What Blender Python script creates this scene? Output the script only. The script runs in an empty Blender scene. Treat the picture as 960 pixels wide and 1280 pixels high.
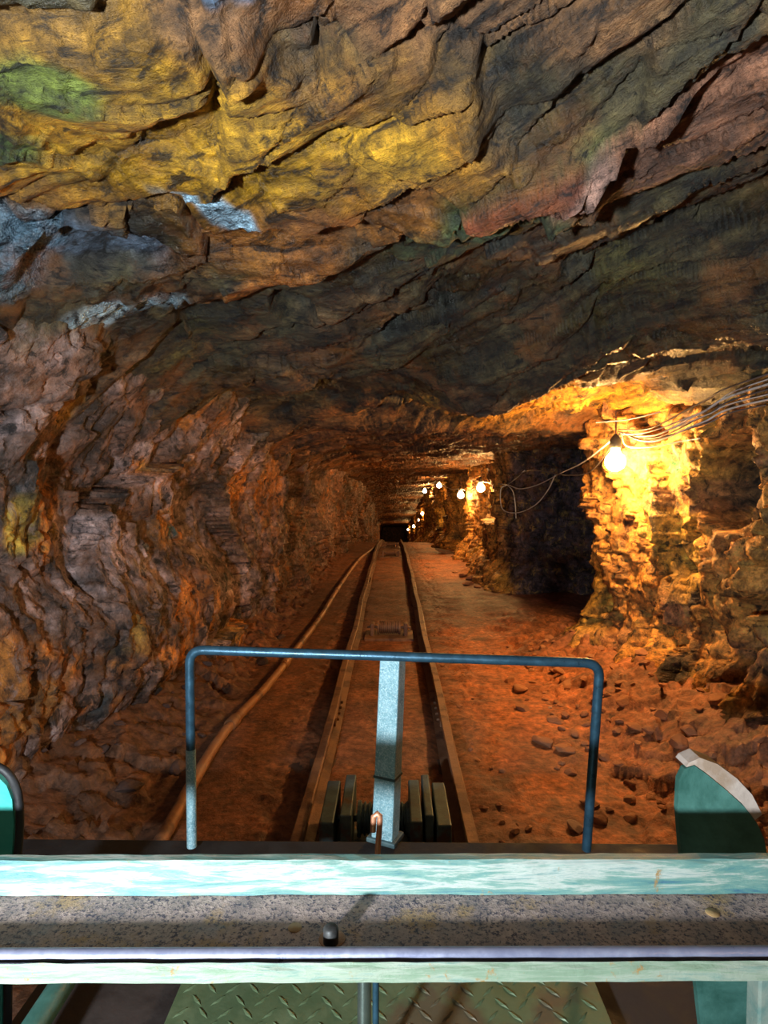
import bpy, math, random
import numpy as np
from mathutils import Vector, Matrix, Euler
random.seed(7)
C = bpy.context.scene
COL = bpy.context.collection
PI = math.pi

# ------------------------------------------------------------------ camera
CAM_Z = 1.30
F = 750.0
cam_d = bpy.data.cameras.new('camera')
cam = bpy.data.objects.new('camera', cam_d); COL.objects.link(cam)
cam.location = (0, 0, CAM_Z)
cam.rotation_euler = Euler((math.radians(90 - 2.29), 0, math.radians(0.76)), 'XYZ')
cam_d.sensor_fit = 'VERTICAL'; cam_d.sensor_height = 24.0
cam_d.lens = 24.0 * F / 1280.0
cam_d.clip_start = 0.02; cam_d.clip_end = 200
C.camera = cam
RM = cam.rotation_euler.to_matrix()

def W(px, py, d):
    """measured direction in the photograph -> point of the place at distance y = d ahead"""
    v = RM @ Vector(((px - 480) / F, (640 - py) / F, -1.0))
    return Vector((v.x * d / v.y, d, CAM_Z + v.z * d / v.y))

def WZ(px, py, z):
    v = RM @ Vector(((px - 480) / F, (640 - py) / F, -1.0))
    t = (z - CAM_Z) / v.z
    return Vector((v.x * t, v.y * t, z))

# ------------------------------------------------------------------ object helpers
def tag(o, label=None, cat=None, group=None, kind=None):
    if label: o['label'] = label
    if cat: o['category'] = cat
    if group: o['group'] = group
    if kind: o['kind'] = kind
    return o

def empty(name, loc=(0, 0, 0), rz=0, parent=None):
    o = bpy.data.objects.new(name, None); COL.objects.link(o)
    o.location = loc; o.rotation_euler = (0, 0, rz); o.empty_display_size = 0.1
    if parent: o.parent = parent
    return o

class MB:
    def __init__(s): s.v = []; s.f = []; s.sm = []
    def add(s, vs, fs, smooth=False):
        b = len(s.v); s.v += [tuple(v) for v in vs]
        s.f += [tuple(i + b for i in f) for f in fs]; s.sm += [smooth] * len(fs)
    def box(s, c, size, rot=None, bev=0.0):
        hx, hy, hz = [q / 2 for q in size]
        M = Euler(rot, 'XYZ').to_matrix() if rot else Matrix.Identity(3)
        c = Vector(c)
        if bev <= 0:
            vs = [c + M @ Vector((x * hx, y * hy, z * hz)) for x in (-1, 1) for y in (-1, 1) for z in (-1, 1)]
            s.add(vs, [(0, 1, 3, 2), (4, 6, 7, 5), (0, 4, 5, 1), (2, 3, 7, 6), (0, 2, 6, 4), (1, 5, 7, 3)])
            return
        import bmesh
        bm = bmesh.new(); bmesh.ops.create_cube(bm, size=1.0)
        for v in bm.verts: v.co = Vector((v.co.x * size[0], v.co.y * size[1], v.co.z * size[2]))
        bmesh.ops.bevel(bm, geom=bm.edges[:], offset=bev, segments=2, profile=0.5, affect='EDGES')
        bm.verts.index_update()
        s.add([c + M @ v.co for v in bm.verts], [[v.index for v in f.verts] for f in bm.faces])
        bm.free()
    def tube(s, pts, r, n=12, cap=True, rads=None):
        pts = [Vector(p) for p in pts]
        rings = []; prev = None
        for i, p in enumerate(pts):
            t = (pts[min(i + 1, len(pts) - 1)] - pts[max(i - 1, 0)]).normalized()
            if prev is None:
                a = t.orthogonal().normalized()
            else:
                a = (prev - t * prev.dot(t)).normalized()
            prev = a; b = t.cross(a); rr = rads[i] if rads else r
            rings.append([p + (a * math.cos(2 * PI * k / n) + b * math.sin(2 * PI * k / n)) * rr for k in range(n)])
        vs = [v for g in rings for v in g]; fs = []
        for i in range(len(pts) - 1):
            for k in range(n):
                k2 = (k + 1) % n
                fs.append((i * n + k, i * n + k2, (i + 1) * n + k2, (i + 1) * n + k))
        s.add(vs, fs, True)
        if cap:
            s.add(rings[0], [tuple(reversed(range(n)))]); s.add(rings[-1], [tuple(range(n))])
    def prism(s, poly, y0, y1, axis='y'):
        """poly of (a,b); extruded along axis"""
        n = len(poly)
        def P(a, b, t):
            return (a, t, b) if axis == 'y' else ((t, a, b) if axis == 'x' else (a, b, t))
        vs = [P(a, b, y0) for a, b in poly] + [P(a, b, y1) for a, b in poly]
        fs = [tuple(range(n)), tuple(reversed(range(n, 2 * n)))]
        fs += [(i, (i + 1) % n + 0, (i + 1) % n + n, i + n)[::-1] for i in range(n)]
        s.add(vs, fs)
    def sweep(s, poly, path, cap=True):
        """poly of (x,z) profile swept along path of points heading +y"""
        n = len(poly); vs = []
        for (x, y, z) in path:
            vs += [(x + a, y, z + b) for a, b in poly]
        fs = []
        for i in range(len(path) - 1):
            for k in range(n):
                k2 = (k + 1) % n
                fs.append((i * n + k, i * n + k2, (i + 1) * n + k2, (i + 1) * n + k))
        s.add(vs, fs)
        if cap:
            s.add(vs[:n], [tuple(range(n))]); s.add(vs[-n:], [tuple(reversed(range(n)))])
    def lathe(s, prof, c=(0, 0, 0), n=24, axis='z', smooth=True):
        c = Vector(c); vs = []
        for (r, h) in prof:
            for k in range(n):
                a = 2 * PI * k / n
                p = (r * math.cos(a), r * math.sin(a), h) if axis == 'z' else (h, r * math.cos(a), r * math.sin(a))
                vs.append(c + Vector(p))
        fs = []
        for i in range(len(prof) - 1):
            for k in range(n):
                k2 = (k + 1) % n
                fs.append((i * n + k, i * n + k2, (i + 1) * n + k2, (i + 1) * n + k))
        s.add(vs, fs, smooth)
    def build(s, name, mat, parent=None):
        me = bpy.data.meshes.new(name); me.from_pydata(s.v, [], s.f)
        me.polygons.foreach_set('use_smooth', s.sm); me.materials.append(mat)
        import bmesh
        bm = bmesh.new(); bm.from_mesh(me); bmesh.ops.recalc_face_normals(bm, faces=bm.faces); bm.to_mesh(me); bm.free()
        me.update()
        o = bpy.data.objects.new(name, me); COL.objects.link(o)
        if parent: o.parent = parent
        return o

def copy_tree(o, parent=None):
    c = o.copy(); COL.objects.link(c); c.parent = parent
    for ch in list(o.children): copy_tree(ch, c)
    return c

def catmull(pts, sub=8):
    P = [Vector(p) for p in pts]; P = [P[0] * 2 - P[1]] + P + [P[-1] * 2 - P[-2]]; out = []
    for i in range(1, len(P) - 2):
        a, b, c, d = P[i - 1:i + 3]
        for k in range(sub):
            t = k / sub
            out.append(0.5 * ((2 * b) + (c - a) * t + (2 * a - 5 * b + 4 * c - d) * t * t + (3 * b - a - 3 * c + d) * t ** 3))
    out.append(P[-2]); return out

# ------------------------------------------------------------------ numpy noise
def _h(*ks):
    h = np.zeros(ks[0].shape, dtype=np.uint32)
    for i, k in enumerate(ks):
        h ^= (k.astype(np.int64) & 0xffffffff).astype(np.uint32) * np.uint32((0x9E3779B1, 0x85EBCA77, 0xC2B2AE3D, 0x27D4EB2F)[i % 4])
        h = (h ^ (h >> np.uint32(15))) * np.uint32(0x2C1B3C6D)
        h = (h ^ (h >> np.uint32(13))) * np.uint32(0x297A2D39)
    return (h ^ (h >> np.uint32(16)))
def rnd(*ks): return _h(*ks).astype(np.float64) / 4294967295.0

def vnoise(x, y, z, seed=0):
    xi = np.floor(x); yi = np.floor(y); zi = np.floor(z)
    fx, fy, fz = x - xi, y - yi, z - zi
    ux, uy, uz = [f * f * f * (f * (f * 6 - 15) + 10) for f in (fx, fy, fz)]
    xi, yi, zi = xi.astype(np.int64), yi.astype(np.int64), zi.astype(np.int64)
    s = np.full(xi.shape, seed)
    def g(a, b, c):
        h = _h(xi + a, yi + b, zi + c, s)
        gx = (h & 1023).astype(np.float64) / 511.5 - 1; gy = ((h >> 10) & 1023).astype(np.float64) / 511.5 - 1
        gz = ((h >> 20) & 1023).astype(np.float64) / 511.5 - 1
        return gx * (fx - a) + gy * (fy - b) + gz * (fz - c)
    def L(a, b, t): return a + (b - a) * t
    return L(L(L(g(0, 0, 0), g(1, 0, 0), ux), L(g(0, 1, 0), g(1, 1, 0), ux), uy),
             L(L(g(0, 0, 1), g(1, 0, 1), ux), L(g(0, 1, 1), g(1, 1, 1), ux), uy), uz) * 1.3

def fbm(x, y, z, oct=4, seed=0, ridged=False):
    a = 1.0; f = 1.0; t = 0; n = 0
    for i in range(oct):
        v = vnoise(x * f, y * f, z * f, seed + i * 17)
        t = t + a * ((1 - 2 * np.abs(v)) if ridged else v); n += a; a *= 0.5; f *= 2.03
    return t / n

def facets(u, v, seed=0, tilt=1.0):
    """broken-rock relief: every cell is a tilted plane at its own level. returns (value, cell random, edge distance)"""
    ui = np.floor(u).astype(np.int64); vi = np.floor(v).astype(np.int64)
    best = np.full(u.shape, 1e9); sec = np.full(u.shape, 1e9); val = np.zeros(u.shape); cid = np.zeros(u.shape)
    s = np.full(u.shape, seed)
    for a in (-1, 0, 1):
        for b in (-1, 0, 1):
            cu = ui + a; cv = vi + b
            h = _h(cu, cv, s)
            pu = cu + (h & 1023) / 1023.0; pv = cv + ((h >> 10) & 1023) / 1023.0
            du = u - pu; dv = v - pv; d = du * du + dv * dv
            h2 = _h(cu, cv, s + 5)
            lev = (h2 & 1023) / 511.5 - 1; gu = ((h2 >> 10) & 1023) / 511.5 - 1; gv = ((h2 >> 20) & 1023) / 511.5 - 1
            nv = lev + tilt * (gu * du + gv * dv)
            m = d < best
            sec = np.where(m, best, np.minimum(sec, d)); best = np.where(m, d, best)
            val = np.where(m, nv, val); cid = np.where(m, ((h2 >> 5) & 1023) / 1023.0, cid)
    return val, cid, np.sqrt(sec) - np.sqrt(best)

def sm(a, b, x):
    t = np.clip((x - a) / (b - a), 0, 1); return t * t * (3 - 2 * t)

def saw(s, lam, strike, seed=0, drop=0.14, seg=0.9):
    """bedding: the rock thickens along s, then breaks back at a ledge. Strength varies per ledge and along it."""
    k = s / lam + 0.45 * vnoise(strike / seg, s * 0 + seed, s * 0.3 / lam, seed)
    i = np.floor(k); t = k - i
    si = np.floor(strike / seg + rnd(i.astype(np.int64), np.full(i.shape, seed)) * 7)
    r = 0.35 + 0.65 * rnd(i.astype(np.int64), si.astype(np.int64), np.full(i.shape, seed + 3))
    w = np.where(t < 1 - drop, t / (1 - drop), (1 - t) / drop)
    return r * w

def grid_mesh(name, X, Y, Z, colr, mat, flip=False, bed=None, wet=None):
    n, m = X.shape
    me = bpy.data.meshes.new(name)
    co = np.stack([X, Y, Z], -1).reshape(-1, 3).astype(np.float32)
    idx = np.arange(n * m).reshape(n, m)
    a, b, c, d = idx[:-1, :-1], idx[1:, :-1], idx[1:, 1:], idx[:-1, 1:]
    q = np.stack([a, d, c, b] if flip else [a, b, c, d], -1).reshape(-1, 4).astype(np.int32)
    nf = len(q)
    me.vertices.add(n * m); me.vertices.foreach_set('co', co.ravel())
    me.loops.add(nf * 4); me.loops.foreach_set('vertex_index', q.ravel())
    me.polygons.add(nf); me.polygons.foreach_set('loop_start', np.arange(0, nf * 4, 4, dtype=np.int32))
    me.polygons.foreach_set('use_smooth', np.ones(nf, dtype=bool))
    me.update(calc_edges=True)
    at = me.color_attributes.new('Col', 'FLOAT_COLOR', 'POINT')
    cc = np.ones((n * m, 4), dtype=np.float32); cc[:, :3] = colr.reshape(-1, 3); cc[:, 3] = 0 if wet is None else np.clip(wet, 0, 1).ravel(); at.data.foreach_set('color', cc.ravel())
    ba = me.attributes.new('Bed', 'FLOAT_VECTOR', 'POINT')
    bb = np.stack(bed if bed is not None else (X, Y, Z), -1).reshape(-1).astype(np.float32); ba.data.foreach_set('vector', bb)
    me.materials.append(mat)
    o = bpy.data.objects.new(name, me); COL.objects.link(o); o['kind'] = 'structure'
    return o

def mixc(base, colr, m):
    m = np.clip(m, 0, 1)[..., None]; return base * (1 - m) + np.array(colr) * m

# ------------------------------------------------------------------ materials
def nodes(name):
    m = bpy.data.materials.new(name); m.use_nodes = True
    nt = m.node_tree; nt.nodes.clear()
    out = nt.nodes.new('ShaderNodeOutputMaterial'); bs = nt.nodes.new('ShaderNodeBsdfPrincipled')
    nt.links.new(bs.outputs[0], out.inputs[0]); return m, nt, bs
def N(nt, t, **kw):
    n = nt.nodes.new(t)
    for k, v in kw.items(): setattr(n, k, v)
    return n
def noise(nt, vec, scale, detail=6, rough=0.6, dist=0.0):
    n = N(nt, 'ShaderNodeTexNoise'); n.inputs['Scale'].default_value = scale; n.inputs['Detail'].default_value = detail
    n.inputs['Roughness'].default_value = rough; n.inputs['Distortion'].default_value = dist
    nt.links.new(vec, n.inputs['Vector']); return n.outputs['Fac']
def ramp(nt, fac, stops, interp='LINEAR'):
    r = N(nt, 'ShaderNodeValToRGB'); r.color_ramp.interpolation = interp
    el = r.color_ramp.elements
    while len(el) < len(stops): el.new(0.5)
    for e, (p, c) in zip(el, stops):
        e.position = p; e.color = (c, c, c, 1) if not hasattr(c, '__len__') else (*c, 1)
    nt.links.new(fac, r.inputs[0]); return r.outputs[0]
def mix(nt, fac, a, b, mode='MIX'):
    m = N(nt, 'ShaderNodeMix', data_type='RGBA', blend_type=mode)
    for sock, v in ((m.inputs['Factor'], fac), (m.inputs[6], a), (m.inputs[7], b)):
        if isinstance(v, (int, float)): sock.default_value = v
        elif isinstance(v, tuple): sock.default_value = (*v, 1)
        else: nt.links.new(v, sock)
    return m.outputs[2]
def bump(nt, h, dist, strength=1.0, nrm=None):
    b = N(nt, 'ShaderNodeBump'); b.inputs['Distance'].default_value = dist; b.inputs['Strength'].default_value = strength
    nt.links.new(h, b.inputs['Height'])
    if nrm: nt.links.new(nrm, b.inputs['Normal'])
    return b.outputs[0]
def pos(nt, scale=(1, 1, 1), rot=(0, 0, 0), obj=False):
    if obj:
        tc = N(nt, 'ShaderNodeTexCoord'); src = tc.outputs['Object']
    else:
        g = N(nt, 'ShaderNodeNewGeometry'); src = g.outputs['Position']
    mp = N(nt, 'ShaderNodeMapping'); mp.inputs['Scale'].default_value = scale; mp.inputs['Rotation'].default_value = rot
    nt.links.new(src, mp.inputs[0]); return mp.outputs[0]

def rock_mat(name, stretch, rot, wet=0.5, dirt=False, b1=0.03, b2=0.006, pale=None):
    m, nt, bs = nodes(name)
    at = N(nt, 'ShaderNodeVertexColor', layer_name='Col')
    p = pos(nt)
    ba = N(nt, 'ShaderNodeAttribute', attribute_name='Bed'); mp = N(nt, 'ShaderNodeMapping'); mp.inputs['Scale'].default_value = stretch
    nt.links.new(ba.outputs['Vector'], mp.inputs[0]); ps = mp.outputs[0]
    n1 = noise(nt, ps, 5.0, 9, 0.68, 0.4); n2 = noise(nt, p, 26.0, 6, 0.7); n3 = noise(nt, ps, 60.0, 4, 0.7)
    c = mix(nt, 1.0, at.outputs[0], ramp(nt, n1, [(0.32, 0.5), (0.44, 0.8), (0.54, 1.1), (0.68, 1.6)] if dirt else [(0.32, 0.14), (0.44, 0.60), (0.54, 1.15), (0.68, 2.3)]), 'MULTIPLY')
    c = mix(nt, 1.0, c, ramp(nt, n2, [(0.32, 0.35), (0.5, 1.0), (0.68, 1.7)]), 'MULTIPLY')
    if not dirt:
        c = mix(nt, ramp(nt, noise(nt, p, 3.1, 7, 0.65), [(0.52, 0.0), (0.66, 0.5)]), c, (0.34, 0.115, 0.02))
        if pale: c = mix(nt, ramp(nt, noise(nt, ps, 8.0, 8, 0.75, 0.8), [(0.53, 0.0), (0.64, 0.75)]), c, pale)
        c = mix(nt, 1.0, c, ramp(nt, noise(nt, ps, 14.0, 7, 0.7, 0.6), [(0.38, 0.12), (0.47, 0.95), (0.6, 1.15), (0.7, 1.6)]), 'MULTIPLY')
    nt.links.new(c, bs.inputs['Base Color'])
    r = ramp(nt, noise(nt, ps, 2.3, 5, 0.6), [(0.35, 0.85), (0.5, 0.62), (0.62, 0.8 - 0.5 * wet)])
    glint = N(nt, 'ShaderNodeTexVoronoi'); glint.inputs['Scale'].default_value = 130.0; nt.links.new(p, glint.inputs['Vector'])
    if wet > 0.4:
        wm = N(nt, 'ShaderNodeMath', operation='MULTIPLY'); nt.links.new(at.outputs[1], wm.inputs[0]); wm.inputs[1].default_value = 1.0
        r = mix(nt, wm.outputs[0], r, (0.16, 0.16, 0.16))
    nt.links.new(r, bs.inputs['Roughness']); bs.inputs['Specular IOR Level'].default_value = 0.5 + 0.4 * wet
    nb = bump(nt, n1, b1, 0.9)
    nb = bump(nt, n2, b2, 0.9, nb)
    nb = bump(nt, n3, b2 * 0.7, 0.9, nb)
    if wet > 0.4:
        b_ = N(nt, 'ShaderNodeBump'); b_.inputs['Distance'].default_value = 0.006; nt.links.new(wm.outputs[0], b_.inputs['Strength'])
        nt.links.new(glint.outputs['Distance'], b_.inputs['Height']); nt.links.new(nb, b_.inputs['Normal']); nb = b_.outputs[0]
    nt.links.new(nb, bs.inputs['Normal'])
    return m

def metal_mat(name, paint, worn, rust, paint_amt=0.5, metallic=0.0, rough=0.45, scale=20.0, bumpd=0.001, spec=0.5, speck=None):
    m, nt, bs = nodes(name)
    p = pos(nt, obj=True)
    a = noise(nt, p, scale, 8, 0.7, 0.3); b = noise(nt, p, scale * 0.35, 5, 0.6); d = noise(nt, p, scale * 6, 4, 0.7)
    c = mix(nt, ramp(nt, a, [(0.42, 0.0), (0.62, 1.0)]), paint, worn)
    c = mix(nt, ramp(nt, b, [(0.75 - 0.5 * (1 - paint_amt), 0.0), (0.83 - 0.5 * (1 - paint_amt), 1.0)]), c, rust)
    if speck: c = mix(nt, ramp(nt, d, [(0.5, 0.0), (0.62, 1.0)]), c, speck)
    nt.links.new(c, bs.inputs['Base Color']); bs.inputs['Metallic'].default_value = metallic
    nt.links.new(ramp(nt, a, [(0.3, rough * 0.7), (0.7, min(1, rough * 1.5))]), bs.inputs['Roughness'])
    bs.inputs['Specular IOR Level'].default_value = spec
    nt.links.new(bump(nt, d, bumpd, 0.8, bump(nt, a, bumpd * 2, 0.6)), bs.inputs['Normal'])
    return m

def emit_mat(name, colr, s):
    m, nt, bs = nodes(name)
    bs.inputs['Base Color'].default_value = (0.8, 0.7, 0.5, 1)
    bs.inputs['Emission Color'].default_value = (*colr, 1); bs.inputs['Emission Strength'].default_value = s
    return m

STRIKE = math.atan2(-0.86, 0.5)      # bedding strikes from far-left to near-right
M_ceil = rock_mat('slate_rock', (0.55, 2.0, 2.0), (0, 0, 0), wet=0.9, b1=0.07, b2=0.012)
M_lwall = rock_mat('stained_rock_left', (1.0, 1.3, 0.8), (0.3, 0, 0), wet=0.6, b1=0.06, b2=0.014, pale=(0.33, 0.24, 0.22))
M_rwall = rock_mat('ochre_rock_right', (1.0, 1.4, 0.8), (-0.4, 0, 0), wet=0.3, b1=0.05, b2=0.012, pale=(0.60, 0.36, 0.08))
M_floor = rock_mat('trodden_earth', (1, 1, 1), (0, 0, 0), wet=0.1, dirt=True, b1=0.02, b2=0.006)

# ------------------------------------------------------------------ tunnel shape
def interp(y, tab):
    xs, vs = zip(*tab); return np.interp(y, xs, vs)
FLOOR_T = [(-4, 0), (11, 0), (14, -0.10), (19, -0.42), (26, -1.15), (46, -3.35), (62, -5.1)]
CEIL_T = [(-4, .95), (0.6, .90), (1.0, .87), (1.5, .88), (2.0, .88), (2.5, .86), (3.0, .79), (3.4, .70), (3.65, .74), (3.85, .78), (4.5, .66),
          (4.65, .62), (4.8, .52), (6, .50), (8, .50), (10, .49), (13, .40), (18, .26), (22, .02), (30, -.75), (40, -1.95), (55, -3.5), (62, -4.0)]
def zfloor(y): return interp(y, FLOOR_T)
def zceil(y): return CAM_Z + interp(y, CEIL_T)

def ysamples(y0, y1, dmin, k, behind=0.06):
    ys = list(np.arange(-2.6, y0, behind)); y = y0
    while y < y1: ys.append(y); y += max(dmin, k * y)
    ys.append(y1); return np.array(ys)

NS = (0.86, 0.5)   # across the bedding
DS = (0.5, -0.86)  # along strike

# ---- ceiling
ys = ysamples(0.75, 60, 0.0085, 0.0055); xs = np.concatenate([np.arange(-2.6, 2.2, 0.010), np.arange(2.2, 4.2, 0.05)])
Yg, Xg = np.meshgrid(ys, xs, indexing='ij'); O = np.zeros_like(Xg)
sR = Xg * NS[0] + Yg * NS[1]
gx = np.arange(-3, 5, 0.01); gv = np.cumsum(0.22 + 0.64 * sm(-0.6, 0.5, gx)) * 0.01; gv -= np.interp(0, gx, gv)
s = np.interp(Xg, gx, gv) + 0.5 * Yg; q = 0.75 * Xg - 0.62 * Yg
wv = fbm(Xg * 0.9, Yg * 0.9, O, 3, 11)
s2 = s + 0.22 * wv
Z = zceil(Yg) + 0.0
Z = Z + 0.07 * fbm(Xg * 0.8, Yg * 0.8, O, 3, 3)
big = saw(s2, 0.55, q, 5, 0.16, 1.3); mid = saw(s2 + 0.05 * vnoise(q * 2, s, O, 4), 0.21, q, 8, 0.22, 0.5); fine = saw(s2, 0.066, q, 9, 0.2, 0.28)
near = 1 - sm(3.5, 6.0, Yg)
Z -= (0.10 * big + 0.055 * mid) * (0.35 + 0.65 * near) + 0.014 * fine
f1, c1, e1 = facets(q * 1.1 + 0.3 * wv, s2 * 3.3, 21, 1.0)
f2, c2, e2 = facets(q * 3.2, s2 * 9.5 + 0.4 * wv, 22, 1.1)
f3, c3, e3 = facets(q * 9, s2 * 24, 23, 1.0)
Z += 0.034 * f1 + 0.017 * f2 + 0.007 * f3
Z -= 0.02 * fbm(Xg * 4, Yg * 4, O, 4, 31) + 0.012 * fbm(q * 7, s2 * 22, O, 4, 32, True)
ck = sm(-0.05, 0.25, fbm(Xg * 1.3, Yg * 1.3, O, 3, 36))
Z += ck * (0.035 * (1 - sm(0.0, 0.07, e1)) + 0.016 * (1 - sm(0.0, 0.10, e2)))
# ceiling curves down to the walls
Z -= 0.55 * sm(-0.85, -1.9, Xg) * (1) + 0.0
Z -= 0.16 * sm(-0.4, -1.2, Xg) * sm(4.0, 6.0, Yg)
Z -= 0.25 * sm(1.35, 2.3, Xg) * (1 - sm(4.4, 4.8, Yg))
# long ledge that ends the near roof and hides the smooth slab over the first lamp from the wagon side
lip = sR + 0.10 * fbm(Xg * 1.5, Yg * 1.5, O, 3, 33)
Z -= (0.19 + 0.10 * sm(0.9, 1.4, Xg)) * sm(1.70, 2.20, lip) * (1 - sm(2.20, 2.27, lip)) * sm(-0.1, 0.4, Xg)
Z = np.where(Yg > 12, np.maximum(Z, zceil(Yg) - 0.12), Z)
t1 = fbm(Xg * 1.7, Yg * 1.7, O, 4, 41); t2 = fbm(Xg * 3.3, Yg * 3.3, O, 4, 42)
def ell(x0, y0, rx, ry, ang=0, soft=0.35, amp=0.8):
    dx, dy = Xg - x0, Yg - y0; ca, sa = math.cos(ang), math.sin(ang)
    a = (dx * ca + dy * sa) / rx; b = (-dx * sa + dy * ca) / ry
    r = np.sqrt(a * a + b * b) + amp * t2 + 0.25 * t1
    return 1 - sm(1 - soft, 1 + soft * 0.5, r)
Z -= 0.060 * ell(-0.42, 1.46, 0.85, 0.36, 0.05, 0.10, 0.6)          # yellow mass hanging below the slate
Z -= 0.070 * ell(0.66, 1.32, 0.36, 0.15, -0.95, 0.08, 0.5)           # long pinkish slab
Z -= 0.045 * ell(0.43, 1.41, 0.11, 0.04, -0.95, 0.10, 0.3)
Z -= 0.040 * ell(0.30, 1.46, 0.16, 0.05, -0.75, 0.10, 0.3)
Z -= 0.050 * ell(0.25, 1.85, 0.40, 0.12, -0.9, 0.10, 0.5)
Z += 0.080 * ell(-0.95, 1.97, 0.24, 0.13, 0.2, 0.15, 0.5)
Z += 0.110 * ell(-0.43, 2.70, 0.10, 0.14, 0.0, 0.2, 0.6)
Z += 0.080 * ell(0.80, 2.05, 0.30, 0.07, -0.95, 0.2, 0.6) + 0.08 * ell(0.10, 2.75, 0.35, 0.07, -0.8, 0.2, 0.7)
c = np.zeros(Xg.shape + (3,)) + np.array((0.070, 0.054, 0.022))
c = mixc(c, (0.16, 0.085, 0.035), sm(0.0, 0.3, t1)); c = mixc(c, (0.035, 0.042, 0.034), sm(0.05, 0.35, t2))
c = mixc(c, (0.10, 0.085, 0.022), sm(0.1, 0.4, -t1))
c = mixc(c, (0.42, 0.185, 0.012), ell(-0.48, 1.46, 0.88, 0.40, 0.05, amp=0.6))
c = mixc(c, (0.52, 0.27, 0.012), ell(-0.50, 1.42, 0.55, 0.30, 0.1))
c = mixc(c, (0.34, 0.13, 0.02), ell(-0.15, 1.80, 0.60, 0.20, -0.5))
c = mixc(c, (0.36, 0.13, 0.025), ell(-0.45, 2.25, 0.45, 0.10, -0.7))
c = mixc(c, (0.30, 0.14, 0.05), ell(0.05, 1.02, 0.40, 0.14, 0))
c = mixc(c, (0.19, 0.24, 0.035), ell(-0.68, 1.20, 0.12, 0.07, amp=1.1))
c = mixc(c, (0.17, 0.26, 0.05), ell(-0.90, 1.38, 0.10, 0.08))
c = mixc(c, (0.08, 0.115, 0.04), ell(0.32, 1.55, 0.30, 0.16, -0.8))
c = mixc(c, (0.06, 0.085, 0.12), ell(-0.98, 1.92, 0.26, 0.16, 0.3))
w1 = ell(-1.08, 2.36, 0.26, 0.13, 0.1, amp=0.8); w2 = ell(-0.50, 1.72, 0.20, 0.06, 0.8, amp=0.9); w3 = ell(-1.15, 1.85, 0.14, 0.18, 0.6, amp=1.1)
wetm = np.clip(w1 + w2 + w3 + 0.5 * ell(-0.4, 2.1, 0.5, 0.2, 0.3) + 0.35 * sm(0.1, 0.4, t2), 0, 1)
c = mixc(c, (0.60, 0.85, 0.98), w1); c = mixc(c, (0.40, 0.62, 0.78), w2); c = mixc(c, (0.12, 0.22, 0.30), 0.7 * w3)  # blue glints of the cool light painted into the colour of wet patches
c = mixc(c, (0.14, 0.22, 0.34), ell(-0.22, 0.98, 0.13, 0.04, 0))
c = mixc(c, (0.29, 0.125, 0.065), ell(0.66, 1.32, 0.37, 0.16, -0.95, 0.1, 0.5))
c = mixc(c, (0.26, 0.07, 0.03), ell(0.30, 1.46, 0.16, 0.05, -0.75, 0.10, 0.3)); c = mixc(c, (0.045, 0.062, 0.022), ell(0.25, 1.85, 0.40, 0.12, -0.9, 0.3, 0.5))
c = mixc(c, (0.36, 0.20, 0.15), ell(0.43, 1.41, 0.11, 0.04, -0.95, 0.1, 0.3))
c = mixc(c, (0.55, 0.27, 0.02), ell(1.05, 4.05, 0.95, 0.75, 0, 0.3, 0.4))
far = sm(4.3, 5.2, Yg)
cf = np.zeros_like(c) + np.array((0.20, 0.085, 0.03)); cf = mixc(cf, (0.36, 0.15, 0.035), sm(-0.05, 0.3, t1)); cf = mixc(cf, (0.05, 0.035, 0.03), sm(0.05, 0.35, t2))
c = c * (1 - far[..., None]) + cf * far[..., None]
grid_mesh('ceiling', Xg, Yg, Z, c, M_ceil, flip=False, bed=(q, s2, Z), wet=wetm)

# ---- left wall (y, z)
ys = ysamples(0.9, 60, 0.010, 0.006); zs = np.arange(-0.35, 2.6, 0.0115)
Yg, Hg = np.meshgrid(ys, zs, indexing='ij'); O = np.zeros_like(Yg)
zb = zfloor(Yg); Zg = Hg + zb
LT = [(-4, -1.75), (1.5, -1.72), (3.0, -1.55), (4.5, -1.38), (6.3, -1.27), (9, -1.22), (20, -1.20), (62, -1.3)]
Xw = interp(Yg, LT)
Xw = Xw + sm(1.1, 2.2, Hg) * (0.40 - 0.15 * sm(4, 7, Yg)) - 0.12 * sm(0.45, 0.0, Hg) * 0
Xw += 0.16 * sm(1.0, 0.3, np.abs(Hg - 0.5) / 0.5) * (1 - sm(3.5, 6, Yg)) * sm(1.5, 3, Yg)
wv = fbm(Yg * 0.9, Zg * 0.9, O, 3, 51)
f0, c0, e0 = facets(Yg * 1.1 + 0.5 * wv, Zg * 0.9, 61, 1.0)
f1, c1, e1 = facets(Yg * 3.8 + Zg * 0.8 + wv, Zg * 2.0 + 0.7 * wv, 62, 1.2)
f2, c2, e2 = facets(Yg * 8.5 + wv, Zg * 6.0 - Yg * 1.5, 63, 1.0)
f3, c3, e3 = facets(Yg * 22, Zg * 16, 64, 1.0)
D = 0.08 * f0 + 0.032 * f1 + 0.024 * f2 + 0.011 * f3 + 0.15 * fbm(Yg * 2.0, Zg * 1.3, O, 6, 52) + 0.045 * fbm(Yg * 7, Zg * 3.2, O, 5, 53, True)
ribs = vnoise(Yg * 0.75, O + 3.3, Zg * 0.15, 55)
D += (0.22 * ribs + 0.30 * np.maximum(0, vnoise(Yg * 1.1, O + 8.1, Zg * 0.12, 57))) * sm(4, 7, Yg) * (0.4 + 0.6 * (1 - sm(1.2, 1.9, Hg)))
D -= 0.035 * (1 - sm(0, 0.06, e1)) * sm(-.1, .2, wv) + 0.018 * (1 - sm(0, 0.10, e2))
X = Xw + D * (0.85 + 0.15 * np.minimum(Yg, 8) / 4)
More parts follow.
